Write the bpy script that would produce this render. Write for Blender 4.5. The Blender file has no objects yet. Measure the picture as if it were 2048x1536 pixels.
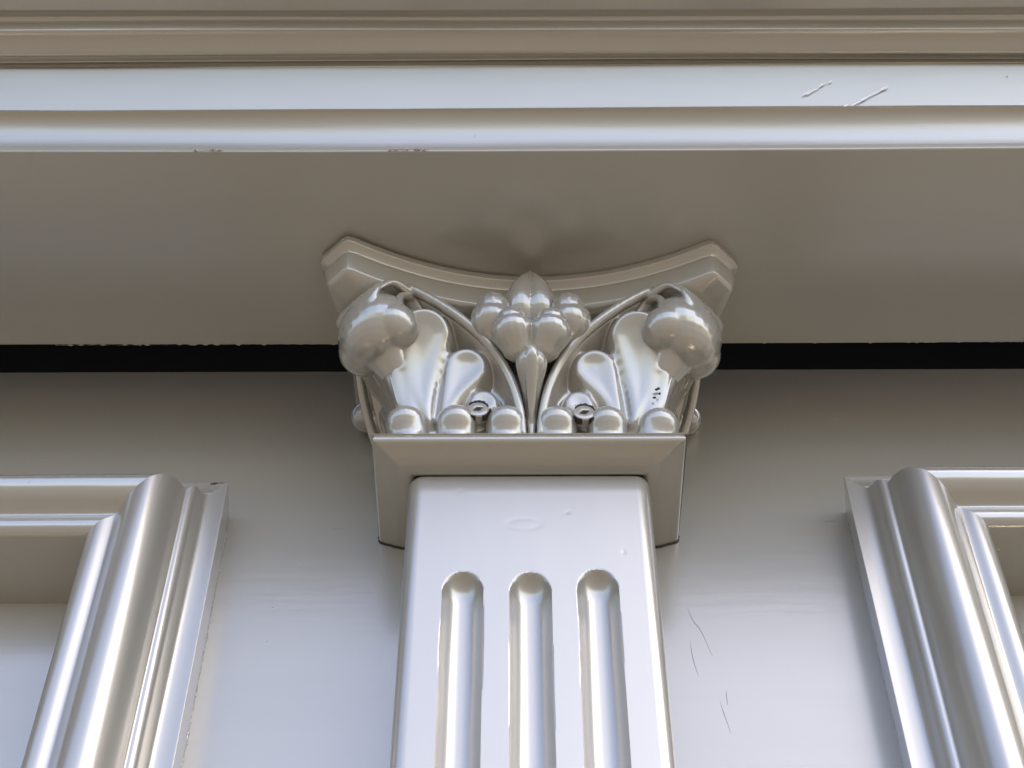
import bpy, bmesh, math, random
import numpy as np
from mathutils import Vector, Matrix
random.seed(4)
R = math.radians
scene = bpy.context.scene
COL = scene.collection

# ------------------------------------------------------------------ camera
# one unit = one metre; origin of height is the photographer's eye, the wall face is the plane y = 0
F_PX, PITCH, YAW, ROLL, CAMX = 3400.0, R(51.43), R(-0.16), R(-0.06), -0.022
cam_d = bpy.data.cameras.new('camera'); cam = bpy.data.objects.new('camera', cam_d); COL.objects.link(cam)
fw = Vector((math.sin(YAW)*math.cos(PITCH), math.cos(YAW)*math.cos(PITCH), math.sin(PITCH)))
r0 = Vector((math.cos(YAW), -math.sin(YAW), 0)); u0 = r0.cross(fw)
cr = r0*math.cos(ROLL)+u0*math.sin(ROLL); cu = -r0*math.sin(ROLL)+u0*math.cos(ROLL)
m = Matrix((cr, cu, -fw)).transposed().to_4x4(); m.translation = Vector((CAMX, -1.0, 0))
cam.matrix_world = m
cam_d.sensor_width = 36; cam_d.lens = 36*F_PX/2048; cam_d.clip_start = .05; cam_d.clip_end = 500
scene.camera = cam

# ------------------------------------------------------------------ light
SUN_EL, SUN_AZ = R(57), R(125)            # azimuth from +Y clockwise towards +X
w = bpy.data.worlds.new('World'); scene.world = w; w.use_nodes = True
nt = w.node_tree; nt.nodes.clear()
sky = nt.nodes.new('ShaderNodeTexSky'); sky.sky_type = 'NISHITA'; sky.sun_disc = False
sky.sun_elevation = SUN_EL; sky.sun_rotation = SUN_AZ
sky.air_density = 1.0; sky.dust_density = 3.0; sky.ozone_density = 1.0
bg = nt.nodes.new('ShaderNodeBackground'); bg.inputs[1].default_value = .15
wo = nt.nodes.new('ShaderNodeOutputWorld')
hs = nt.nodes.new('ShaderNodeHueSaturation'); hs.inputs['Hue'].default_value = .512; hs.inputs['Saturation'].default_value = 1.0      # thin high cloud
nt.links.new(sky.outputs[0], hs.inputs['Color']); nt.links.new(hs.outputs[0], bg.inputs[0]); nt.links.new(bg.outputs[0], wo.inputs[0])
sd = bpy.data.lights.new('sun', 'SUN'); sd.energy = 1.1; sd.angle = R(25); sd.color = (1, .84, .66)
sun = bpy.data.objects.new('sun', sd); COL.objects.link(sun)
sv = Vector((math.sin(SUN_AZ)*math.cos(SUN_EL), math.cos(SUN_AZ)*math.cos(SUN_EL), math.sin(SUN_EL)))
sun.rotation_euler = (-sv).to_track_quat('-Z', 'Y').to_euler()
vs = scene.view_settings
vs.view_transform = 'Standard'; vs.look = 'None'; vs.gamma = 1; vs.use_curve_mapping = False; vs.exposure = 1.85

# ------------------------------------------------------------------ materials
def paint(name, col, stretch=(1,1,1), rough=.3, metal=.0, brush=.28, nib=.8, dirt=.0):
    m = bpy.data.materials.new(name); m.use_nodes = True; t = m.node_tree; N = t.nodes; L = t.links
    b = N['Principled BSDF']
    tc = N.new('ShaderNodeTexCoord')
    mp = N.new('ShaderNodeMapping'); mp.inputs['Scale'].default_value = stretch
    L.new(tc.outputs['Object'], mp.inputs[0])
    n1 = N.new('ShaderNodeTexNoise'); n1.inputs['Scale'].default_value = 14; n1.inputs['Detail'].default_value = 4
    L.new(mp.outputs[0], n1.inputs[0])
    n2 = N.new('ShaderNodeTexNoise'); n2.inputs['Scale'].default_value = 120; n2.inputs['Detail'].default_value = 5
    L.new(mp.outputs[0], n2.inputs[0])
    # colour: barely uneven paint
    mx = N.new('ShaderNodeMix'); mx.data_type = 'RGBA'
    mx.inputs[6].default_value = (*[c*.93 for c in col], 1); mx.inputs[7].default_value = (*[min(1, c*1.05) for c in col], 1)
    L.new(n1.outputs[0], mx.inputs[0]); L.new(mx.outputs[2], b.inputs['Base Color'])
    # roughness variation
    mr = N.new('ShaderNodeMapRange'); mr.inputs[3].default_value = rough*.9; mr.inputs[4].default_value = rough*1.12
    L.new(n2.outputs[0], mr.inputs[0]); L.new(mr.outputs[0], b.inputs['Roughness'])
    b.inputs['Metallic'].default_value = metal
    b.inputs['IOR'].default_value = 1.6
    b.inputs['Coat Weight'].default_value = 1.0; b.inputs['Coat Roughness'].default_value = .1; b.inputs['Coat IOR'].default_value = 1.6
    # bumps: slow waviness, brush marks, dust nibs
    n3 = N.new('ShaderNodeTexVoronoi'); n3.inputs['Scale'].default_value = 55; n3.inputs['Randomness'].default_value = 1
    L.new(tc.outputs['Object'], n3.inputs[0])
    nr = N.new('ShaderNodeMapRange'); nr.inputs[1].default_value = 0; nr.inputs[2].default_value = .075
    nr.inputs[3].default_value = 1; nr.inputs[4].default_value = 0
    L.new(n3.outputs['Distance'], nr.inputs[0])
    # keep only some cells
    sep = N.new('ShaderNodeSeparateColor'); L.new(n3.outputs['Color'], sep.inputs[0])
    gt = N.new('ShaderNodeMath'); gt.operation = 'GREATER_THAN'; gt.inputs[1].default_value = .88; L.new(sep.outputs[0], gt.inputs[0])
    mu = N.new('ShaderNodeMath'); mu.operation = 'MULTIPLY'; L.new(nr.outputs[0], mu.inputs[0]); L.new(gt.outputs[0], mu.inputs[1])
    b1 = N.new('ShaderNodeBump'); b1.inputs['Strength'].default_value = .19; b1.inputs['Distance'].default_value = .0012
    L.new(n1.outputs[0], b1.inputs['Height'])
    b2 = N.new('ShaderNodeBump'); b2.inputs['Strength'].default_value = brush; b2.inputs['Distance'].default_value = .0004
    L.new(n2.outputs[0], b2.inputs['Height']); L.new(b1.outputs[0], b2.inputs['Normal'])
    b3 = N.new('ShaderNodeBump'); b3.inputs['Strength'].default_value = nib; b3.inputs['Distance'].default_value = .0005
    L.new(mu.outputs[0], b3.inputs['Height']); L.new(b2.outputs[0], b3.inputs['Normal'])
    L.new(b3.outputs[0], b.inputs['Normal']); L.new(b2.outputs[0], b.inputs['Coat Normal'])
    return m
GREY = (.394, .376, .326)
MT = .50
M_H = paint('gloss_grey_paint_horizontal', GREY, (.12, 1, 1), rough=.2, metal=MT)
M_V = paint('gloss_grey_paint_vertical', GREY, (1, 1, .12), rough=.30, metal=MT, brush=.06, nib=.6); M_V.node_tree.nodes['Principled BSDF'].inputs['Coat Roughness'].default_value = .17
M_C = paint('gloss_grey_paint_cast', GREY, (1, 1, 1), rough=.24, metal=.30, brush=.05); M_C.node_tree.nodes['Principled BSDF'].inputs['Coat Roughness'].default_value = .06
def plain(name, col, rough=.8, metal=0, scale=30, amp=.25):
    m = bpy.data.materials.new(name); m.use_nodes = True; t = m.node_tree; N = t.nodes; L = t.links
    b = N['Principled BSDF']; tc = N.new('ShaderNodeTexCoord')
    n1 = N.new('ShaderNodeTexNoise'); n1.inputs['Scale'].default_value = scale; n1.inputs['Detail'].default_value = 6
    L.new(tc.outputs['Object'], n1.inputs[0])
    mx = N.new('ShaderNodeMix'); mx.data_type = 'RGBA'
    mx.inputs[6].default_value = (*[c*(1-amp) for c in col], 1); mx.inputs[7].default_value = (*[min(1, c*(1+amp)) for c in col], 1)
    L.new(n1.outputs[0], mx.inputs[0]); L.new(mx.outputs[2], b.inputs['Base Color'])
    b.inputs['Roughness'].default_value = rough; b.inputs['Metallic'].default_value = metal
    bp = N.new('ShaderNodeBump'); bp.inputs['Strength'].default_value = .3; bp.inputs['Distance'].default_value = .002
    L.new(n1.outputs[0], bp.inputs['Height']); L.new(bp.outputs[0], b.inputs['Normal'])
    return m
M_DARK = plain('gap_shade_black', (.004, .0035, .003), 1.0); M_DARK.node_tree.nodes['Principled BSDF'].inputs['Specular IOR Level'].default_value = .05  # near-black: the deep shade of the gap is put into the lining's colour
M_CHIP_SHADE = plain('dark_chip_shade', (.035, .03, .026), .7)
M_GROUND = plain('warm_paving', (.14, .122, .09), .85, 0, 3, .2)
M_SCR = plain('fine_scratch', (.16, .14, .12), .6)
M_PALE = plain('pale_mark', (.42, .41, .38), .6)
M_SCUFF = plain('pale_scuff', (.97, .97, .97), .35, .0, 30, .02)

M_F = paint('gloss_grey_paint_fascia', GREY, (.12, 1, 1), rough=.36, metal=MT); M_F.node_tree.nodes['Principled BSDF'].inputs['Coat Roughness'].default_value = .25
M_W = paint('gloss_grey_paint_wall', GREY, (.12, 1, 1), rough=.3, metal=.24); M_W.node_tree.nodes['Principled BSDF'].inputs['Coat Roughness'].default_value = .2
M_S = paint('gloss_grey_paint_soffit', GREY, (.12, 1, 1), rough=.32, metal=.30); M_S.node_tree.nodes['Principled BSDF'].inputs['Coat Roughness'].default_value = .22
# ------------------------------------------------------------------ helpers
def link(name, me, mat, parent=None, smooth=True, sharp=None):
    o = bpy.data.objects.new(name, me); COL.objects.link(o)
    if mat: me.materials.append(mat)
    if smooth:
        me.shade_smooth()
        if sharp: me.set_sharp_from_angle(angle=R(sharp))
    if parent: o.parent = parent
    return o
def mesh(name, verts, faces, mat, parent=None, smooth=True, sharp=None):
    me = bpy.data.meshes.new(name)
    me.from_pydata([tuple(map(float, v)) for v in verts], [], faces)
    bm = bmesh.new(); bm.from_mesh(me); bmesh.ops.recalc_face_normals(bm, faces=bm.faces); bm.to_mesh(me); bm.free()
    o = link(name, me, mat, parent, smooth, sharp)
    if smooth:
        wn = o.modifiers.new('even_normals', 'WEIGHTED_NORMAL'); wn.keep_sharp = True; wn.weight = 100
    return o
def thing(name, label, cat, loc=(0,0,0), group=None):
    o = bpy.data.objects.new(name, None); COL.objects.link(o); o.location = loc
    o.empty_display_size = .05
    o['label'] = label; o['category'] = cat
    if group: o['group'] = group
    return o
def catmull(pts, n):
    P = np.array(pts, float); out = []
    Q = np.vstack([2*P[0]-P[1], P, 2*P[-1]-P[-2]])
    for i in range(1, len(Q)-2):
        for k in range(n):
            t = k/n
            a, b, c, d = Q[i-1], Q[i], Q[i+1], Q[i+2]
            out.append(.5*((2*b)+(-a+c)*t+(2*a-5*b+4*c-d)*t*t+(-a+3*b-3*c+d)*t**3))
    out.append(P[-1]); return np.array(out)
def profile(pts, n=5):
    """pts: list of (u, v) or (u, v, 'c') -- 'c' marks a corner that is rounded very little; the rest is splined"""
    segs = []; cur = [pts[0][:2]]
    for p in pts[1:]:
        cur.append(p[:2])
        if len(p) == 3: segs.append(cur); cur = [p[:2]]
    if len(cur) > 1: segs.append(cur)
    out = []
    for s in segs:
        q = catmull(s, n) if len(s) > 2 else np.array(s, float)
        if out: q = q[1:]
        out += [tuple(x) for x in q]
    # small rounding of every hard corner
    res = [out[0]]
    for i in range(1, len(out)-1):
        a, b, c = map(np.array, (out[i-1], out[i], out[i+1]))
        d1, d2 = b-a, c-b; l1, l2 = np.linalg.norm(d1), np.linalg.norm(d2)
        if l1 < 1e-9 or l2 < 1e-9: continue
        cs = float(d1@d2/(l1*l2))
        if cs < .75:
            e = min(EDGE, l1*.4, l2*.4); p0 = b-d1/l1*e; p1 = b+d2/l2*e
            for t in (0, .25, .5, .75, 1): res.append(tuple((1-t)**2*p0+2*t*(1-t)*b+t*t*p1))
        else: res.append(out[i])
    res.append(out[-1]); return res
EDGE = .0016
def wob(x, s=0):     # slow hand-made unevenness along long boards
    return .0006*math.sin(x*5.1+s)+.00022*math.sin(x*13.3+2.3*s)+.00005*math.sin(x*41+1.7*s)

def sphere_mb(V, Fc, c, r, axes=None, nu=24, nv=16):
    """closed ellipsoid; r = 3 radii; axes = 3 unit vectors"""
    b = len(V); A = [Vector(a) for a in (axes or ((1,0,0),(0,1,0),(0,0,1)))]; c = Vector(c)
    V.append(tuple(c+A[2]*r[2]))
    for j in range(1, nv):
        th = math.pi*j/nv
        for i in range(nu):
            ph = 2*math.pi*i/nu
            V.append(tuple(c+A[0]*r[0]*math.sin(th)*math.cos(ph)+A[1]*r[1]*math.sin(th)*math.sin(ph)+A[2]*r[2]*math.cos(th)))
    V.append(tuple(c-A[2]*r[2])); e = len(V)-1
    for i in range(nu): Fc.append((b, b+1+i, b+1+(i+1) % nu))
    for j in range(nv-2):
        for i in range(nu):
            k = b+1+j*nu; Fc.append((k+i, k+nu+i, k+nu+(i+1) % nu, k+(i+1) % nu))
    k = b+1+(nv-2)*nu
    for i in range(nu): Fc.append((k+i, e, k+(i+1) % nu))
def sweep_mb(V, Fc, pts, ra, rb, side, nu=16, power=2.0):
    """closed tube; ra = half-size along side vector, rb = half-size across; side = list of vectors"""
    n = len(pts); P = [Vector(p) for p in pts]; b = len(V)
    for i in range(n):
        t = (P[min(i+1, n-1)]-P[max(i-1, 0)]).normalized()
        s = Vector(side[i] if isinstance(side[0], (list, tuple, Vector)) else side)
        s = (s-t*s.dot(t)).normalized(); q = t.cross(s)
        for k in range(nu):
            a = 2*math.pi*k/nu; ca, sa = math.cos(a), math.sin(a)
            ca = math.copysign(abs(ca)**(2/power), ca); sa = math.copysign(abs(sa)**(2/power), sa)
            V.append(tuple(P[i]+s*ra[i]*ca+q*rb[i]*sa))
    for i in range(n-1):
        for k in range(nu):
            Fc.append((b+i*nu+k, b+(i+1)*nu+k, b+(i+1)*nu+(k+1) % nu, b+i*nu+(k+1) % nu))
    Fc.append(tuple(b+k for k in range(nu))[::-1]); Fc.append(tuple(b+(n-1)*nu+k for k in range(nu)))
def tube_mb(V, Fc, pts, rad, n=6, nu=14, flat=1.0, side=(0, 1, 0)):
    """splined round tube with rounded ends; last column of pts may be the radius"""
    q = catmull([tuple(p)+(r,) for p, r in zip(pts, rad)], n)
    P = [tuple(x[:3]) for x in q]; r = [max(.0004, float(x[3])) for x in q]
    sweep_mb(V, Fc, P, [x*flat for x in r], r, side, nu)
    sphere_mb(V, Fc, P[0], (r[0],)*3, nu=12, nv=8); sphere_mb(V, Fc, P[-1], (r[-1],)*3, nu=12, nv=8)
def fuse(name, V, Fc, voxel=.0011, it=6, fac=.5):
    """melt overlapping closed shapes into one cast surface"""
    me = bpy.data.meshes.new(name); me.from_pydata([tuple(map(float, v)) for v in V], [], Fc)
    bm = bmesh.new(); bm.from_mesh(me); bmesh.ops.recalc_face_normals(bm, faces=bm.faces); bm.to_mesh(me); bm.free()
    o = bpy.data.objects.new('tmp', me); COL.objects.link(o)
    rm = o.modifiers.new('r', 'REMESH'); rm.mode = 'VOXEL'; rm.voxel_size = voxel; rm.use_smooth_shade = True
    sm = o.modifiers.new('s', 'SMOOTH'); sm.factor = fac; sm.iterations = it
    dg = bpy.context.evaluated_depsgraph_get(); dg.update()
    out = bpy.data.meshes.new_from_object(o.evaluated_get(dg), depsgraph=dg); out.name = name
    bpy.data.objects.remove(o); bpy.data.meshes.remove(me)
    return out
def remap(me, f, name):
    """copy of a mesh with every vertex sent through f; flips faces when f mirrors"""
    m2 = me.copy(); m2.name = name
    co = np.empty(len(m2.vertices)*3, np.float32); m2.vertices.foreach_get('co', co); co = co.reshape(-1, 3)
    co = f(co); m2.vertices.foreach_set('co', co.astype(np.float32).ravel()); m2.flip_normals(); m2.update(); return m2
mirx = lambda c: np.stack([-c[:,0], c[:,1], c[:,2]], 1)
diag = lambda c: np.stack([c[:,1], c[:,0], c[:,2]], 1)
def both(c): return mirx(diag(c))

# ------------------------------------------------------------------ ground
g = mesh('ground', [(-60,-60,-1.6),(60,-60,-1.6),(60,60,-1.6),(-60,60,-1.6)], [(0,1,2,3)], M_GROUND, smooth=False); g['kind'] = 'structure'

# ------------------------------------------------------------------ wall and the dark gap over it
WT = 1.275
wall = thing('wall', 'smooth grey painted wall board behind the pilaster, with a dark gap along its top edge', 'wall', (0, .02, -1.6))
def boxv(x0, x1, y0, y1, z0, z1):
    return [(x0,y0,z0),(x1,y0,z0),(x1,y1,z0),(x0,y1,z0),(x0,y0,z1),(x1,y0,z1),(x1,y1,z1),(x0,y1,z1)], [(0,1,2,3),(4,5,6,7),(0,1,5,4),(1,2,6,5),(2,3,7,6),(3,0,4,7)]
wall['kind'] = 'thing'
def local(o, t):   # keep world placement while the thing's empty sits at its base
    o.location = -Vector(t.location); return o
n = 60; V = []; Fc = []
prof = [(.04, WT-.001), (.0008, WT), (0, WT-.0008), (0, WT-.003), (0, WT-.007), (0, WT-.02), (0, 0.2), (0, -1.6)]
for i in range(n+1):
    x = -2.6+5.2*i/n
    for (y, z) in prof: V.append((x, y, z+(wob(x) if z > 1 else 0)))
k = len(prof)
for i in range(n):
    for j in range(k-1): Fc.append((i*k+j, (i+1)*k+j, (i+1)*k+j+1, i*k+j+1))
local(mesh('wall_board', V, Fc, M_W, wall, True, 35), wall)
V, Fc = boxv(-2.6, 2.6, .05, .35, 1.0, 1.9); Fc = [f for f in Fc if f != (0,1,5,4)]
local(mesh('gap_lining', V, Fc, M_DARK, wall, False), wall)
# thin scratches and specks in the paint
def hairline(name, pts, r, mat, parent, t):
    V = []; Fc = []; q = catmull(pts, 6); n = len(q)
    sweep_mb(V, Fc, [tuple(p) for p in q], [max(.00004, r*math.sin(math.pi*(i+.3)/(n))) for i in range(n)], [r*.6]*n, (1, 0, 0), 6)
    return local(mesh(name, V, Fc, mat, parent), t)

# ------------------------------------------------------------------ cornice (beam with soffit and stepped mouldings)
cor = thing('cornice', 'long stepped grey cornice running right across the top, its flat underside resting on the capital', 'cornice', (0, -.3, 1.232))
ZS = 1.232
def hsweep(name, prof, x0, x1, mat, parent, t, n=80, seed=0):
    V = []; Fc = []; k = len(prof)
    for i in range(n+1):
        x = x0+(x1-x0)*i/n
        for j, (p, z) in enumerate(prof): V.append((x, -p+wob(x, seed+.1*j), z+wob(x, seed+3+.1*j)*.6))
    for i in range(n):
        for j in range(k-1): Fc.append((i*k+j, (i+1)*k+j, (i+1)*k+j+1, i*k+j+1))
    return local(mesh(name, V, Fc, mat, parent, True, 50), t)
def yz(py, p):   # height seen at photo row py on the plane p in front of the wall
    return (1-p)*math.tan(PITCH+math.atan((768-py)/F_PX))
PB, PF = .064, 1-ZS/math.tan(PITCH+math.atan((768-300)/F_PX))
beam = profile([(PB, 1.7), (PB, ZS, 'c'), (PF, ZS, 'c'), (PF, yz(291, PF))])
hsweep('soffit_board', beam, -2.6, 2.6, M_S, cor, cor, seed=1)
z1 = yz(291, PF); P2 = PF+.018; z2 = yz(217, P2)
cove = [(PF+(P2-PF)*(1-math.cos(R(a)))**.8, z1+(z2-z1)*math.sin(R(a))) for a in range(0, 91, 6)]+[(P2, z2+.001)]
hsweep('cove_moulding', cove, -2.6, 2.6, M_F, cor, cor, seed=2)
PT = P2+.0175; z3 = yz(134, PT); P3 = PT+.014
fas = profile([(P2, z2+.001, 'c'), (PT, z3+.002, 'c'), (PT+.0008, z3+.0026)])
hsweep('fascia_board', fas, -2.6, 2.6, M_F, cor, cor, seed=3)
P4 = P3+.016; P5 = P4+.015
za = yz(78, P3+.0075); zb = yz(28, P4+.004); zc_ = yz(17, P5)
crown = profile([(PT+.0008, z3+.002), (PT+.0008, z3+.010, 'c'), (P3-.005, z3+.010, 'c'), (P3-.005, z3+.0035, 'c'), (P3, z3+.0035, 'c'), (P3+.0075, za, 'c'), (P4, za+.0006, 'c'), (P4+.0045, yz(38, P4+.0045)),
                 (P4+.0095, yz(27, P4+.0095)), (P5, zc_, 'c'), (P5+.022, zc_+.001, 'c'), (P5+.022, zc_+.006, 'c'), (.1, zc_+.02)])
hsweep('crown_moulding', crown, -2.6, 2.6, M_H, cor, cor, seed=4)

# ------------------------------------------------------------------ panel mouldings
def frame_profile(c): return profile([(c,-.004), (0,.0377,'c'), (.009,.0372), (.016,.0385), (.0195,.044), (.022,.052), (.0255,.0555), (.029,.056), (.0305,.059), (.033,.068), (.038,.079), (.044,.086), (.051,.0895), (.058,.088),
    (.064,.083), (.0685,.076), (.0715,.0725), (.074,.0725), (.079,.0745), (.084,.0735), (.088,.0695,'c'), (.090,.055), (.094,.02), (.096,-.004)], 4)
def panel_frame(xo, zt, sgn, label, c):
    """xo = outer edge next to the pilaster, zt = outer top edge; sgn = direction away from the pilaster"""
    UP = frame_profile(c)
    W, H = .9, 1.9
    t = thing('panel_moulding', label, 'moulding', (xo, 0, zt))
    UP = [(u if u < .051 else .051+(u-.051)*1.22, p) for u, p in UP]; k = len(UP)
    def rail(name, a, b, mat, nseg):
        V = []; Fc = []
        for i in range(nseg+1):
            f = i/nseg
            for j, (u, p) in enumerate(UP):
                A = a(u); B = b(u); x = A[0]+(B[0]-A[0])*f; z = A[1]+(B[1]-A[1])*f
                wv = wob((x if name == 'top_rail' else z)*1.3, xo*9)*.8 if 0 < f < 1 else 0
                V.append((sgn*x, -p-wv, z))
        for i in range(nseg):
            for j in range(k-1): Fc.append((i*k+j, (i+1)*k+j, (i+1)*k+j+1, i*k+j+1))
        return mesh(name, V, Fc, mat, t, True, 40)
    rail('side_rail', lambda u: (u, -u), lambda u: (u, -H+u), M_V, 60)
    rail('top_rail', lambda u: (u, -u), lambda u: (W-u, -u), M_H, 40)
    rail('side_rail', lambda u: (W-u, -u), lambda u: (W-u, -H+u), M_V, 10)
    rail('bottom_rail', lambda u: (u, -H+u), lambda u: (W-u, -H+u), M_H, 10)
    return t
panel_frame(-.2650, 1.0750, -1, 'raised grey picture-frame moulding on the wall left of the pilaster, with a chipped mitred corner', .0035)
panel_frame(.2570, 1.0805, 1, 'raised grey picture-frame moulding on the wall right of the pilaster, with a smooth rounded corner', .0062)

# small damage and paint marks
SCRATCHES = [[(0.1171, -0.0001, 0.963), (0.12, -0.0001, 0.9492), (0.1257, -0.0001, 0.9372), (0.1324, -0.0001, 0.9105)], [(0.1161, -0.0001, 0.9264), (0.1169, -0.0001, 0.9074), (0.1197, -0.0001, 0.8898)], [(0.1339, -0.0001, 0.8645), (0.1355, -0.0001, 0.8532), (0.1391, -0.0001, 0.8333)], [(0.1396, -0.0001, 0.8755), (0.1392, -0.0001, 0.8606)]]
PALE = [[(0.2386, -0.0001, 1.0632), (0.2494, -0.0001, 1.0644), (0.2609, -0.0001, 1.0637)], [(-0.1867, -0.0001, 1.0583), (-0.178, -0.0001, 1.0564), (-0.1674, -0.0001, 1.0576)], [(-0.4491, -0.0001, 1.1457), (-0.4451, -0.0001, 1.1477), (-0.4394, -0.0001, 1.1463)]]
SCUFFS = [[(0.2225, -0.2918, 1.2797), (0.2296, -0.2938, 1.2843)], [(0.2256, -0.292, 1.2802), (0.2324, -0.2938, 1.2844)], [(0.2292, -0.2931, 1.2827), (0.2343, -0.2946, 1.2861)], [(0.2324, -0.2939, 1.2846), (0.238, -0.2951, 1.2874)], [(0.2368, -0.2952, 1.2878), (0.2442, -0.2972, 1.2924)], [(0.2393, -0.2962, 1.2899), (0.2414, -0.2968, 1.2913)], [(0.2454, -0.2971, 1.292), (0.2493, -0.2981, 1.2943)], [(0.2563, -0.2871, 1.2685), (0.2608, -0.2883, 1.271)], [(0.2625, -0.2876, 1.2693), (0.2696, -0.2892, 1.2733)], [(0.2659, -0.2884, 1.2712), (0.2775, -0.2908, 1.2767)], [(0.27, -0.2897, 1.2744), (0.2806, -0.2919, 1.2793)], [(0.2722, -0.2901, 1.2752), (0.2841, -0.2926, 1.2811)], [(0.2772, -0.2913, 1.2779), (0.2851, -0.2929, 1.2816)], [(0.2819, -0.2923, 1.2804), (0.2901, -0.294, 1.2842)], [(0.2849, -0.2929, 1.2819), (0.2966, -0.2953, 1.2876)], [(0.289, -0.2942, 1.2849), (0.2967, -0.296, 1.2889)], [(0.292, -0.2942, 1.285), (0.2955, -0.2951, 1.287)]]
CHIPS = [[(0.1008, -0.1202, 1.1013), (0.1039, -0.1197, 1.098), (0.1082, -0.1205, 1.1009), (0.1112, -0.1198, 1.0966)], [(0.1029, -0.1193, 1.0959), (0.1061, -0.119, 1.0936), (0.1095, -0.1195, 1.0956)], [(0.0994, -0.1184, 1.0918), (0.1017, -0.118, 1.0895), (0.1043, -0.1185, 1.0916)], [(0.105, -0.1209, 1.1032), (0.1056, -0.12, 1.0989), (0.1045, -0.1191, 1.0948)]]
for l in SCRATCHES: hairline('scratch', l, .00020, M_SCR, wall, wall)
for l in PALE: hairline('scratch', l, .00035, M_PALE, wall, wall)
def smear(strokes):
    V = []; Fc = []
    for a, b in strokes:
        A = Vector(a); B = Vector(b); d = (B-A).normalized(); nv = Vector((0, -.98, -.2)); q = d.cross(nv).normalized(); k = len(V)
        for f, wd in ((0, .0001), (.3, .0006), (.7, .00045), (1, .0001)):
            P = A+(B-A)*f+Vector((0, .0002, 0)); V += [tuple(P-q*wd), tuple(P+q*wd)]
        for r_ in range(3): Fc.append((k+2*r_, k+2*r_+1, k+2*r_+3, k+2*r_+2))
    local(mesh('scuff', V, Fc, M_SCUFF, cor, False), cor)
smear(SCUFFS[:7]); smear(SCUFFS[7:])
def ragged(name, a, b, n, r, jit, mat, parent, t, seed, gap=0):
    rnd = random.Random(seed); V = []; Fc = []; P = []; ra = []
    for i in range(n+1):
        f = i/n; P.append(tuple(a[k]+(b[k]-a[k])*f+rnd.uniform(-jit, jit) for k in range(3))); ra.append(r*rnd.uniform(.35, 1.4)*(0.15 if rnd.random() < gap else 1))
    sweep_mb(V, Fc, P, ra, ra, (1, 0, 0), 7)
    return local(mesh(name, V, Fc, mat, parent), t)
ragged('caulk_line', (-.2686, -.0004, 1.060), (-.2686, -.0004, .62), 300, .0012, .0003, M_C, wall, wall, 3, .06)
ragged('caulk_line', (.2633, -.0004, 1.06), (.2633, -.0004, .62), 300, .0009, .0002, M_C, wall, wall, 5, .06)
ragged('joint_crack_shade', (-.2690, -.0372, 1.0737), (-.2800, -.0372, 1.0722), 16, .0010, .0006, M_CHIP_SHADE, wall, wall, 7, .2)
ragged('edge_chip', (-.127, -PF-.0004, ZS+.0010), (-.093, -PF-.0004, ZS+.0004), 30, .0013, .0006, M_S, cor, cor, 8, .4)
ragged('edge_chip', (-.29, -PF-.0004, ZS+.0008), (-.265, -PF-.0004, ZS+.0004), 24, .0010, .0005, M_S, cor, cor, 9, .4)
ragged('edge_chip', (-.44, -PB-.0004, ZS+.0004), (-.14, -PB-.0004, ZS+.0004), 90, .0008, .0003, M_S, cor, cor, 10, .7)
ragged('edge_chip', (.17, -PB-.0004, ZS+.0004), (.44, -PB-.0004, ZS+.0004), 70, .0007, .0003, M_S, cor, cor, 11, .75)

# ------------------------------------------------------------------ pilaster
XC = -.0108
pil = thing('pilaster', 'grey painted pilaster with three round-topped flutes and a square collar, carrying the capital', 'pilaster', (XC, 0, -1.6))
HW, PP, ZT = .0975, .0852, 1.0315
def flute(x, z):
    d = 0
    for (cx, cz, rx, rz, dp) in ((-.0045, .9715, .0125, .0060, .00011), (.030, .985, .0022, .0016, .0002), (-.055, 1.010, .0018, .0012, .0002), (.072, .940, .0016, .0022, .0003)):
        q = math.hypot((x-cx)/rx, (z-cz)/rz); d += dp*math.exp(-((q-1)/.3)**2) if rx > .01 else dp*math.exp(-q*q)
    for c, top in ((-.0508, .9175), (0, .9165), (.0506, .9195)):
        r = .0135+.00018*math.sin(z*37+c*90)
        dz = max(0, z-(top-r*1.5)); q = math.hypot(x-c, dz*.72)/r
        if q < 1.15:
            v = max(0, 1-(q/1.15)**2.6)**.85
            d = max(d, .0125*v)
    return d
xs = []; rc = .011
m_ = 10
outl = [(-HW, 0, 0), (-HW, -(PP-rc), 0)]
for i in range(1, m_+1):
    a = math.pi/2*i/m_; outl.append((-HW+rc-rc*math.cos(a), -(PP-rc)-rc*math.sin(a), 0))
nx = 250
for i in range(1, nx): outl.append((-HW+rc+(2*HW-2*rc)*i/nx, -PP, 1))
outl += [(-x, y, f) for (x, y, f) in reversed(outl[:2+m_])]
zs = [ZT-.0000, ZT-.0005, ZT-.0014, ZT-.0030, ZT-.0052, ZT-.008]
ins = [.0070, .0044, .0024, .0010, .0003, 0]
z = ZT-.010
while z > .66: zs.append(z); ins.append(0); z -= .0016 if z > .85 else .006
zs += [.3, -.5, -1.6]; ins += [0]*3
V = []; Fc = []
for z, s in zip(zs, ins):
    for (x, y, f) in outl:
        xx = x*(1-s/HW); yy = y+(s if y < -.01 else 0)
        if f: yy += flute(xx, z)
        V.append((xx, yy, z))
k = len(outl)
for i in range(len(zs)-1):
    for j in range(k-1): Fc.append((i*k+j, (i+1)*k+j, (i+1)*k+j+1, i*k+j+1))
Fc.append(tuple(range(k)))
sh = mesh('shaft', V, Fc, M_V, pil, True, 50); sh.location = (0, 0, 1.6)
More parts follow.
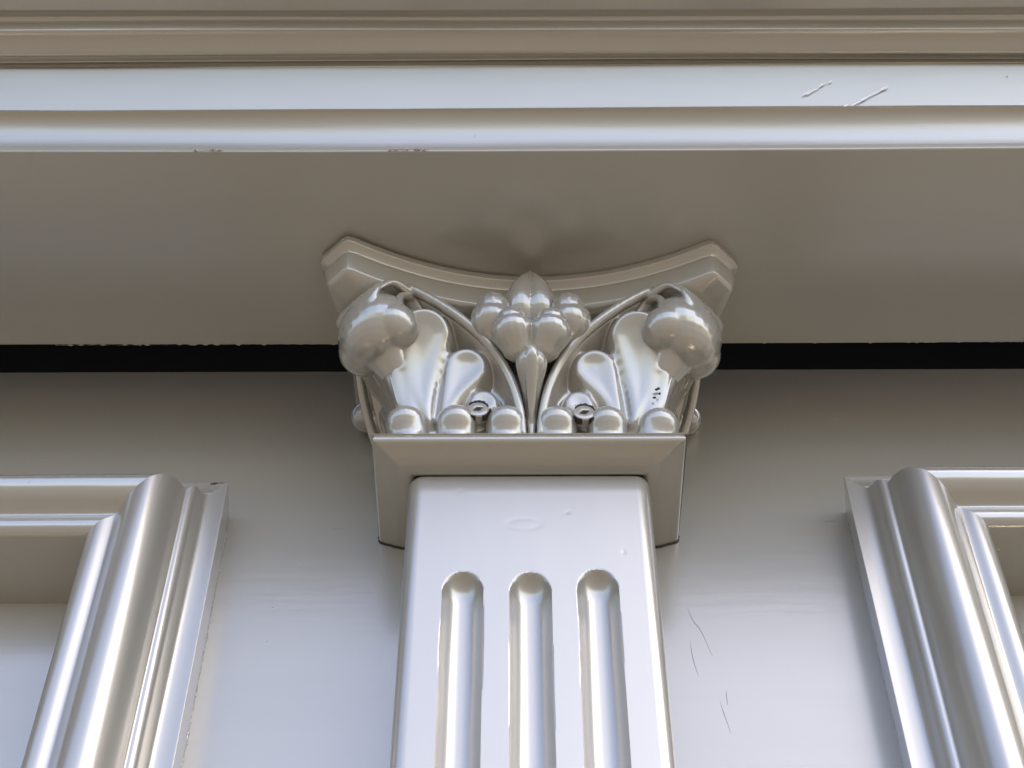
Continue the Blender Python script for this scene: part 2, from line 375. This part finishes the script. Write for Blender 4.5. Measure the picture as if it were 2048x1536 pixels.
# square collar, mitred at the corners
EDGE = .0034
CO = .0285
cp = profile([(-.004, 1.0325), (.0, 1.0308), (.012, 1.0335), (.021, 1.0368), (CO-.0035, 1.0382), (CO-.0008, 1.0396), (CO+.0004, 1.0422), (CO-.0006, 1.0450), (CO-.0035, 1.0465), (-.03, 1.0468)], 4)
EDGE = .0016
V = []; Fc = []; k = len(cp)
path = [(-1, 0), (-1, 1), (1, 1), (1, 0)]
for (sx, f) in path:
    for (o, z) in cp: V.append((sx*(HW+o), -(PP+o)*f+(0 if f else .001), z))
for i in range(3):
    for j in range(k-1): Fc.append((i*k+j, (i+1)*k+j, (i+1)*k+j+1, i*k+j+1))
co = mesh('collar', V, Fc, M_C, pil, True, 28); co.location = (0, 0, 1.6)
bm = bmesh.new(); bm.from_mesh(co.data)
ed = [e for e in bm.edges if abs(e.verts[0].co.y+e.verts[1].co.y) > .1 and len(e.link_faces) == 2 and e.calc_face_angle(0) > .35 and abs(e.verts[0].co.x-e.verts[1].co.x) < .05 and abs(abs(e.verts[0].co.x)-(-e.verts[0].co.y+HW-PP)) < .0005]
bmesh.ops.bevel(bm, geom=ed, offset=.0016, segments=3, affect='EDGES', profile=.5); bm.to_mesh(co.data); bm.free(); co.data.shade_smooth(); co.data.set_sharp_from_angle(angle=R(50))

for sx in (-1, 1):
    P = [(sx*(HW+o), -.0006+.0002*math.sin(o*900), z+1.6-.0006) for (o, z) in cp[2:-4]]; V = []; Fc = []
    sweep_mb(V, Fc, P, [.0009]*len(P), [.0009]*len(P), (1, 0, 0), 6); mesh('joint_crack_shade', V, Fc, M_CHIP_SHADE, pil)  # dark line at the wall joint that also draws the collar's contact shadow
# ------------------------------------------------------------------ capital
cap = thing('capital', 'small cast grey capital with two curled volutes and a flower, on top of the pilaster', 'capital', (XC, 0, 1.045))
CZ = 1.045
def put(name, me, mat=None, parent=None, label=None):
    o = link(name, me, mat or M_C, parent or cap)
    if not parent: o.location = (0, 0, -CZ)
    if label: o['label'] = label
    return o

# abacus: half a square with hollow sides and cut corners; local x,y about the axis on the wall
def plan(o, mid=.1415):
    """outline points shrunk inwards by o"""
    pts = []
    A = (.158, .184)
    # hollow front from centre to A, as an arc
    ca = math.hypot(1, 1)
    n = 24; fr = []
    for i in range(n+1):
        x = A[0]*i/n; y = mid+(A[1]-mid)*(i/n)**2; sl = 2*(A[1]-mid)*(i/n)/A[0]
        L = math.hypot(1, sl); fr.append((x+sl*o/L*1, y-o/L))
    # cut-corner line  x + y = S
    S = A[0]+A[1]-o*math.sqrt(2)
    fr = [q for q in fr if q[0]+q[1] < S-.0005]
    # last point: follow slope to the line
    sl = 2*(A[1]-mid)/A[0]; x, y = fr[-1]; t = (S-x-y)/(1+sl); fr.append((x+t, y+sl*t))
    return fr
def full_plan(o):
    fr = plan(o)                                  # centre -> right front corner
    right = fr+[(y, x) for (x, y) in reversed(plan(o, .158))]   # -> right side at wall
    left = [(-x, y) for (x, y) in reversed(right[1:])]
    return left+right
aprof = [(0.06, 1.2315), (.0035, 1.2315), (.0012, 1.2305), (0, 1.228), (0, 1.2235), (.0008, 1.2215), (.003, 1.2200), (.0055, 1.2175), (.0068, 1.2145), (.0062, 1.2125), (.0048, 1.2115), (.0042, 1.2095),
         (.0055, 1.200), (.0075, 1.192), (.010, 1.1895), (.018, 1.187), (.03, 1.1845), (.07, 1.183)]
def resample(pl, n):
    P = np.array(pl); d = np.r_[0, np.cumsum(np.linalg.norm(np.diff(P, axis=0), axis=1))]; return P, d
ref = full_plan(0); rings = []
for (o, z) in aprof:
    P = full_plan(min(o, .012)); P = np.array(P)
    # same count as the outermost ring: arc-length resample per sector
    def sector(P):
        i1 = [i for i in range(len(P)-1)]
        return P
    rings.append((P, o, z))
nS = [30, 8, 30]
def sectors(P):
    """split ring at the four cut-corner vertices and resample each piece evenly"""
    d = np.abs(np.diff(P, axis=0)); ang = []
    out = []
    # corner vertices are where direction turns sharply
    dirs = np.diff(P, axis=0); dirs /= np.linalg.norm(dirs, axis=1)[:, None]
    turn = [(float(dirs[i]@dirs[i+1]), i+1) for i in range(len(dirs)-1)]
    idx = sorted(i for _, i in sorted(turn)[:4]); idx = [0]+idx+[len(P)-1]
    for a, b, n in zip(idx[:-1], idx[1:], (24, 6, 48, 6, 24)):
        q = P[a:b+1]; L = np.r_[0, np.cumsum(np.linalg.norm(np.diff(q, axis=0), axis=1))]
        s = np.linspace(0, L[-1], n+1)[:-1]; out.append(np.stack([np.interp(s, L, q[:, 0]), np.interp(s, L, q[:, 1])], 1))
    out.append(P[-1:]); Q = np.vstack(out)
    for _ in range(1):
        Q0 = Q.copy()
        for c in (24, 30, 78, 84):
            for i in (c-1, c, c+1): Q[i] = .5*Q0[i]+.25*(Q0[i-1]+Q0[i+1])
    return Q
V = []; Fc = []
for (P, o, z) in rings:
    Q = sectors(P)
    ex = max(0, o-.012)
    for (x, y) in Q: V.append((x*(1-ex/.17), -y*(1-ex/.17), z))
k = len(Q)
for i in range(len(rings)-1):
    for j in range(k-1): Fc.append((i*k+j, (i+1)*k+j, (i+1)*k+j+1, i*k+j+1))
ab = mesh('abacus', V, Fc, M_C, cap, True, 60); bv = ab.modifiers.new('soft', 'BEVEL'); bv.width = .0028; bv.segments = 3; bv.limit_method = 'ANGLE'; bv.angle_limit = R(30); ab.modifiers.move(1, 0); ab.location = (0, 0, -CZ)

# bell: four mirrored half faces carrying the leaves in relief
def pbase(x, z):
    v = np.clip((z-1.045)/.145, 0, 1); s = np.abs(x)/.11
    return .098+.016*v+.02*s*s*v*v
NZ, NX = 190, 170
zz = np.linspace(1.044, 1.192, NZ); 
xc = []
for z in zz:
    x = .1
    for _ in range(200): x = .5*x+.5*float(pbase(x, z))
    xc.append(min(x, .152))
xc = np.array(xc)
S = np.linspace(0, 1, NX)
X = -xc[:, None]*S[None, :]; Z = np.repeat(zz[:, None], NX, 1)
# drawing data in metres on the face (x from the axis, z height)
ARC = [(-0.0072, 1.0558, 0.106), (-0.0096, 1.0768, 0.114), (-0.0153, 1.0997, 0.122), (-0.0257, 1.1232, 0.13), (-0.0405, 1.1425, 0.138), (-0.0597, 1.1608, 0.145), (-0.0814, 1.1792, 0.149), (-0.1035, 1.195, 0.151)]
LOBES = [([(-0.082, 1.0691), (-0.0876, 1.1055), (-0.0862, 1.1507)], [0.0033, 0.0124, 0.0216], 0.009), ([(-0.0707, 1.0745), (-0.0638, 1.0966), (-0.053, 1.122)], [0.0066, 0.0116, 0.0199], 0.013), ([(-0.0554, 1.0692), (-0.0466, 1.0778), (-0.0393, 1.0878)], [0.0058, 0.01, 0.0149], 0.011), ([(-0.0864, 1.0561), (-0.097, 1.0884), (-0.1008, 1.1162)], [0.0033, 0.0083, 0.01], 0.007)]
RIBS = [([(-0.105, 1.0627), (-0.1077, 1.0977), (-0.1085, 1.1222)], [0.0042, 0.0042, 0.0058], 0.009)]
SCREWS = [(-0.044, 1.0753, 0.1165, 3), (0.0431, 1.0727, 0.1162, 4)]
#ENDDRAW
def seg_d(X, Z, a, b):
    a = np.array(a); b = np.array(b); d = b-a; L2 = d@d
    t = np.clip(((X-a[0])*d[0]+(Z-a[1])*d[1])/L2, 0, 1)
    return np.hypot(X-a[0]-t*d[0], Z-a[1]-t*d[1]), t
def lobe(X, Z, pts, rad):
    """signed distance to a tapering stroke"""
    q = catmull([tuple(p)+(r,) for p, r in zip(pts, rad)], 5); best = np.full(X.shape, 9.)
    for i in range(len(q)-1):
        d, t = seg_d(X, Z, q[i][:2], q[i+1][:2]); r = q[i][2]+(q[i+1][2]-q[i][2])*t
        best = np.minimum(best, d-r)
    return best
def sst(x): x = np.clip(x, 0, 1); return x*x*(3-2*x)
P0 = pbase(X, Z)
# arc rail
arc = catmull([tuple(p) for p in ARC], 8)
dmin = np.full(X.shape, 9.); pa = np.zeros(X.shape); sgnv = np.zeros(X.shape)
for i in range(len(arc)-1):
    d, t = seg_d(X, Z, arc[i][:2], arc[i+1][:2])
    c = (arc[i+1][0]-arc[i][0])*(Z-arc[i][1])-(arc[i+1][1]-arc[i][1])*(X-arc[i][0])
    pr = arc[i][2]+(arc[i+1][2]-arc[i][2])*t
    mk = d < dmin; dmin[mk] = d[mk]; pa[mk] = pr[mk]; sgnv[mk] = np.sign(c)[mk]
inner = sgnv < 0          # towards the axis / above the arc
H = np.zeros(X.shape)
rise = np.maximum(pa-P0-.003, .004)
H_leaf = rise*np.exp(-(dmin/.0050)**1.7)               # channel slopes up to the rail on the leaf side
H_v = rise*np.exp(-(dmin/.0035)**2)-.016*sst(dmin/.006)  # falls away into the centre hollow
H = np.where(inner, H_v, H_leaf)
# leaf lobes, dished with raised edges
def lobeh(sd, h):
    q = np.clip(-(sd-.0005)/.0085, 0, 1)
    return (h+.002)*np.sqrt(1-(1-q)**2)-.0030*sst((-sd-.008)/.010)
U = np.full(X.shape, .05); pil_ = np.zeros(X.shape)
for pts, rad, h in LOBES:
    sd = lobe(X, Z, pts, rad); kk = .0045
    hh = np.clip(.5+.5*(U-sd)/kk, 0, 1); U = U*(1-hh)+sd*hh-kk*hh*(1-hh)
    q = np.clip(-sd/.007, 0, 1); pil_ = np.maximum(pil_, h*.20*np.sqrt(1-(1-q)**2))
q = np.clip(-(U-.0005)/.0070, 0, 1)
leaf = np.where(q > 0, .0080*np.sqrt(1-(1-q)**2)+pil_-.0018*sst((-U-.005)/.012)+.024*np.clip((Z-1.06)/.12, 0, 1)**2, -.001)
leaf = np.where(inner, -.001, leaf)*sst((Z-1.056)/.012)
a_, b_ = H, leaf; kk = .0018
hh = np.clip(.5+.5*(b_-a_)/kk, 0, 1); Hs = a_*(1-hh)+b_*hh+kk*hh*(1-hh)
H = np.where(inner, H, Hs)
for pts, rad, h in RIBS:
    sd = lobe(X, Z, pts, rad); H = np.maximum(H, h*sst((.001-sd)/.003)+.001*np.clip(-sd, 0, .003)/.003)
# light smoothing
for _ in range(12):
    Hp = np.pad(H, 1, mode='edge'); H = (Hp[1:-1, 1:-1]*2+Hp[:-2, 1:-1]+Hp[2:, 1:-1]+Hp[1:-1, :-2]+Hp[1:-1, 2:])/6
s4 = S[None, :]**6*np.ones_like(X)
nrm = np.sqrt(1+s4**2)
PX = X-H*s4/nrm; PY = -(P0+H/nrm)
V = np.stack([PX, PY, Z], -1).reshape(-1, 3)
Fc = [(i*NX+j, i*NX+j+1, (i+1)*NX+j+1, (i+1)*NX+j) for i in range(NZ-1) for j in range(NX-1)]
bell = bpy.data.meshes.new('bell_leaf'); bell.from_pydata(V.tolist(), [], Fc)
bm = bmesh.new(); bm.from_mesh(bell); bm.faces.ensure_lookup_table()
if bm.faces[0].normal.y > 0: bmesh.ops.reverse_faces(bm, faces=bm.faces)
bm.to_mesh(bell); bm.free()
core = thing_bell = None
b0 = put('bell', bell)
b1 = put('bell', remap(bell, mirx, 'bell_r')); b2 = put('bell', remap(bell, diag, 'bell_s')); b3 = put('bell', remap(bell, both, 'bell_t'))

# volute: spiral ribbon curling in the diagonal plane, with raised rims running down into the arcs
rt = math.sqrt(.5)
def dg(a, b, z): return Vector(((-a+b)*rt, (-a-b)*rt, z))
V = []; Fc = []
ctr = (.1875, 1.1640)
sp = []      # (a, z, halfwidth, thickness)
for i in range(0, 61):
    t = i/60; ang = R(155)-R(155+385)*t
    ra = .0285*(1-.80*t**1.1); rz = .0300*(1-.80*t**1.1)
    a = ctr[0]+ra*math.cos(ang)-.005*t; z = ctr[1]+rz*math.sin(ang)+.004*t
    sp.append((a, z, float(np.interp(t, (0, .10, .18, .26, .36, .75, 1), (.0350, .0345, .0325, .0270, .0180, .0180, .0180))), .0052))
sweep_mb(V, Fc, [dg(a, 0, z) for a, z, _, _ in sp], [s[2] for s in sp], [s[3] for s in sp], tuple(dg(0, 1, 0)), 32, 2.6)
ax = (tuple(dg(1,0,0)), tuple(dg(0,1,0)), (0,0,1))
sphere_mb(V, Fc, dg(.1880, 0, 1.1590), (.0272, .0352, .0325), ax)          # solid heart of the bulb
sphere_mb(V, Fc, dg(.1775, 0, 1.1695), (.0225, .0305, .0205), ax)
for sg in (1, -1):                                                        # curl on each end
    P = []; rr = []
    for i in range(0, 25):
        t = i/24; g_ = R(110)-R(110+290)*t; q = .0175*(1-t)**.8+.0035
        P.append(dg(.1725+q*math.cos(g_)*.9, sg*(.0315-.0065*t), 1.1715+q*math.sin(g_)*.85)); rr.append(.0038-.0006*t)
    tube_mb(V, Fc, P, rr, 2)
for sg in (1, -1): sphere_mb(V, Fc, dg(.1815, sg*.0205, 1.1505), (.0215, .0195, .0190), ax)   # swollen lower lip
# broad stem from the corner of the bell up into the bulb
sweep_mb(V, Fc, [dg(.134, 0, 1.055), dg(.139, 0, 1.080), dg(.1445, 0, 1.102), dg(.153, 0, 1.122), dg(.171, 0, 1.142)], [.0085, .009, .0098, .0125, .020], [.009, .009, .010, .013, .017], tuple(dg(0, 1, 0)), 24, 2.4)
vol = fuse('volute', V, Fc, .0009, 12)
put('volute', vol); put('volute', remap(vol, mirx, 'volute_r'))
# thin rails of the arcs
V = []; Fc = []
pts = [(x, -p, z) for x, z, p in ARC]+[tuple(dg(sp[q][0], sp[q][2]-.002, sp[q][1])) for q in (5, 10, 15)]
tube_mb(V, Fc, pts, [.0034, .0038, .0042]+[.0044]*(len(pts)-5)+[.0036, .0015], 6)
rail = fuse('rail', V, Fc, .0009, 3)
for f_, nm in ((None, 'rail'), (mirx, 'rail_r'), (diag, 'rail_s'), (both, 'rail_t')):
    put('arc_rail', rail if f_ is None else remap(rail, f_, nm))

# row of curled leaf tips round the foot
def bead(x, y, ox, oy, s=1):
    V = []; Fc = []
    sweep_mb(V, Fc, [(x, y, 1.0455), (x+ox*.1, y+oy*.1, 1.056), (x+ox*.5, y+oy*.5, 1.064), (x+ox, y+oy, 1.0700)], [.0170*s]*4, [.0150*s, .0152*s, .0158*s, .0160*s], (oy, ox, 0) if abs(oy) < abs(ox) else (1, 0, 0), 24)
    sphere_mb(V, Fc, (x+ox, y+oy, 1.0700), (.0172*s, .0165*s, .0145*s))
    return put('leaf_tip', fuse('leaf_tip', V, Fc, .0010, 8))
for x in (-.0615, -.0208, .0208, .0622): bead(x, -.0965, 0, -.008)
bead(-.0990, -.0965, -.004, -.007); bead(.1010, -.0965, .004, -.007)
for x in (.0965, -.0965):
    for y in (-.0615, -.0212): bead(x, y, math.copysign(.008, x), 0)

# flower in the middle (and the half flower of each side face, at the wall)
def petal(name, f=None, parts=()):
    V = []; Fc = []
    for p in parts: p(V, Fc)
    return fuse(name, V, Fc, .0010, 4)
def ell(c, r, tilt=0, spin=0):
    def f(V, Fc):
        A = Matrix.Rotation(spin, 3, 'Y') @ Matrix.Rotation(tilt, 3, 'X')
        sphere_mb(V, Fc, c, r, [tuple(A.col[i]) for i in range(3)])
    return f
def tub(pts, rad, flat=1): return lambda V, Fc: tube_mb(V, Fc, pts, rad, 6, 18, flat, (1, 0, 0))
top = petal('top', None, [tub([(-.007,-.130,1.155),(-.0085,-.143,1.175),(-.0060,-.151,1.197),(-.0005,-.153,1.2215)], [.011,.0150,.0105,.0006]),
                          tub([(.007,-.130,1.155),(.0085,-.143,1.175),(.0060,-.151,1.197),(.0005,-.153,1.2215)], [.011,.0150,.0105,.0006])])
sidep = petal('side', None, [tub([(-.0320,-.149,1.168),(-.0315,-.143,1.159),(-.024,-.130,1.148)], [.0155,.0205,.0160])])
low = petal('low', None, [tub([(sx*.0170,-.154,1.1425),(sx*.0155,-.151,1.1360),(sx*.0105,-.142,1.126)], [.0140,.0185,.0150]) for sx in (-1, 1)]+[ell((0,-.147,1.136), (.012,.012,.012))])
bud = petal('bud', None, [tub([(0,-.101,1.058),(0,-.108,1.078),(0,-.120,1.098),(0,-.138,1.113),(0,-.142,1.124)], [.0030,.0050,.0090,.0135,.003]),
                          tub([(0,-.106,1.068),(0,-.120,1.085),(0,-.146,1.108),(0,-.147,1.120)], [.002,.004,.006,.0015])])
for nm, me, lb in (('petal', top, 'pointed upper petal with a centre crease'), ('petal', sidep, None), ('petal', remap(sidep, mirx, 'side_r'), None),
                   ('petal', low, 'two-lobed lower petal'), ('bud', bud, None)):
    put(nm, me, label=lb)
wp = petal('wallp', None, [ell((-.142,-.014,1.186), (.0175,.015,.015)), ell((-.128,-.016,1.176), (.016,.014,.014))])
put('petal', wp); put('petal', remap(wp, mirx, 'wallp_r'))

# fixing screws with cracked paint round the heads
def screw(x, z, p, seed):
    rnd = random.Random(seed); V = []; Fc = []; n = 28; r = .0092
    prof = [(0, .0012), (.25, .0012), (.32, .0012), (.8, .0012), (.97, .0008), (1, 0), (1, -.006)]
    V.append((0, 0, 0))
    def rr(a, f): return f*r
    star = lambda a: .30+.20*max(0, math.cos(2*(a-.4)))**3
    rings = []
    for q, (f, h) in enumerate([(None, -.0026), (None, .0010), (.62, .0014), (.9, .0010), (1, 0), (1, -.008)]):
        ring = []
        for i in range(n):
            a = 2*math.pi*i/n; f2 = star(a)*(.8 if q == 0 else 1) if f is None else f
            ring.append(len(V)); V.append((r*f2*math.cos(a), -h, r*f2*math.sin(a)))
        rings.append(ring)
    V[0] = (0, .003, 0)
    for i in range(n): Fc.append((0, rings[0][i], rings[0][(i+1) % n]))
    for a, b in zip(rings[:-1], rings[1:]):
        for i in range(n): Fc.append((a[i], b[i], b[(i+1) % n], a[(i+1) % n]))
    o = mesh('screw', V, Fc, M_C, cap, True, 30); o.location = (x, -p+.0015, z-CZ); o.rotation_euler = (0, 0, 0)
    # dark socket floor
    V = [(0, .0012, 0)]; Fc = []
    for i in range(n):
        a = 2*math.pi*i/n; f = star(a)*.93*r; V.append((f*math.cos(a), .0008, f*math.sin(a)))
    for i in range(n): Fc.append((0, 1+i, 1+(i+1) % n))
    mesh('socket', V, Fc, M_CHIP_SHADE, o, False)
    # ragged chips along the rim
    for (a0, a1, w_) in ((.35, 2.5, .0013), (3.5, 4.5, .0006), (5.1, 5.9, .0006), (-.35, .12, .0016)):
        V = []; Fc = []; k = 16
        for i in range(k+1):
            a = a0+(a1-a0)*i/k; e = math.sin(math.pi*i/k)
            V.append(((r*1.02)*math.cos(a), -.0010, (r*1.02)*math.sin(a)))
            q = r*1.02+w_*(.35+1.3*rnd.random())*e; V.append((q*math.cos(a), -.0010-.0006*rnd.random(), q*math.sin(a)))
        nV = len(V); V += [(x_, y_+.006, z_) for (x_, y_, z_) in V]
        for i in range(k): Fc.append((2*i, 2*i+1, 2*i+3, 2*i+2)); Fc.append((nV+2*i, nV+2*i+1, nV+2*i+3, nV+2*i+2)); Fc.append((2*i+1, 2*i+3, nV+2*i+3, nV+2*i+1))
        mesh('paint_crack', V, Fc, M_CHIP_SHADE, o, False)
    return o
for (x, z, p, s) in SCREWS: screw(x, z, p, s)
for k_, l in enumerate(CHIPS):
    V = []; Fc = []; rn = random.Random(k_+20)
    sphere_mb(V, Fc, l[1], (.0009+.0007*rn.random(), .0011, .0006+.0004*rn.random()), nu=9, nv=6)
    V = [tuple(c+rn.uniform(-.0002, .0002) for c in v) for v in V]
    o = mesh('paint_chip', V, Fc, M_CHIP_SHADE, cap); o.location = (0, 0, -CZ)
cap.rotation_euler = (0, R(-.5), R(1.3))

for o in (cor, pil, cap): o['kind'] = 'thing'
for o in COL.objects:
    if o.name.startswith('panel_moulding'): o['kind'] = 'thing'
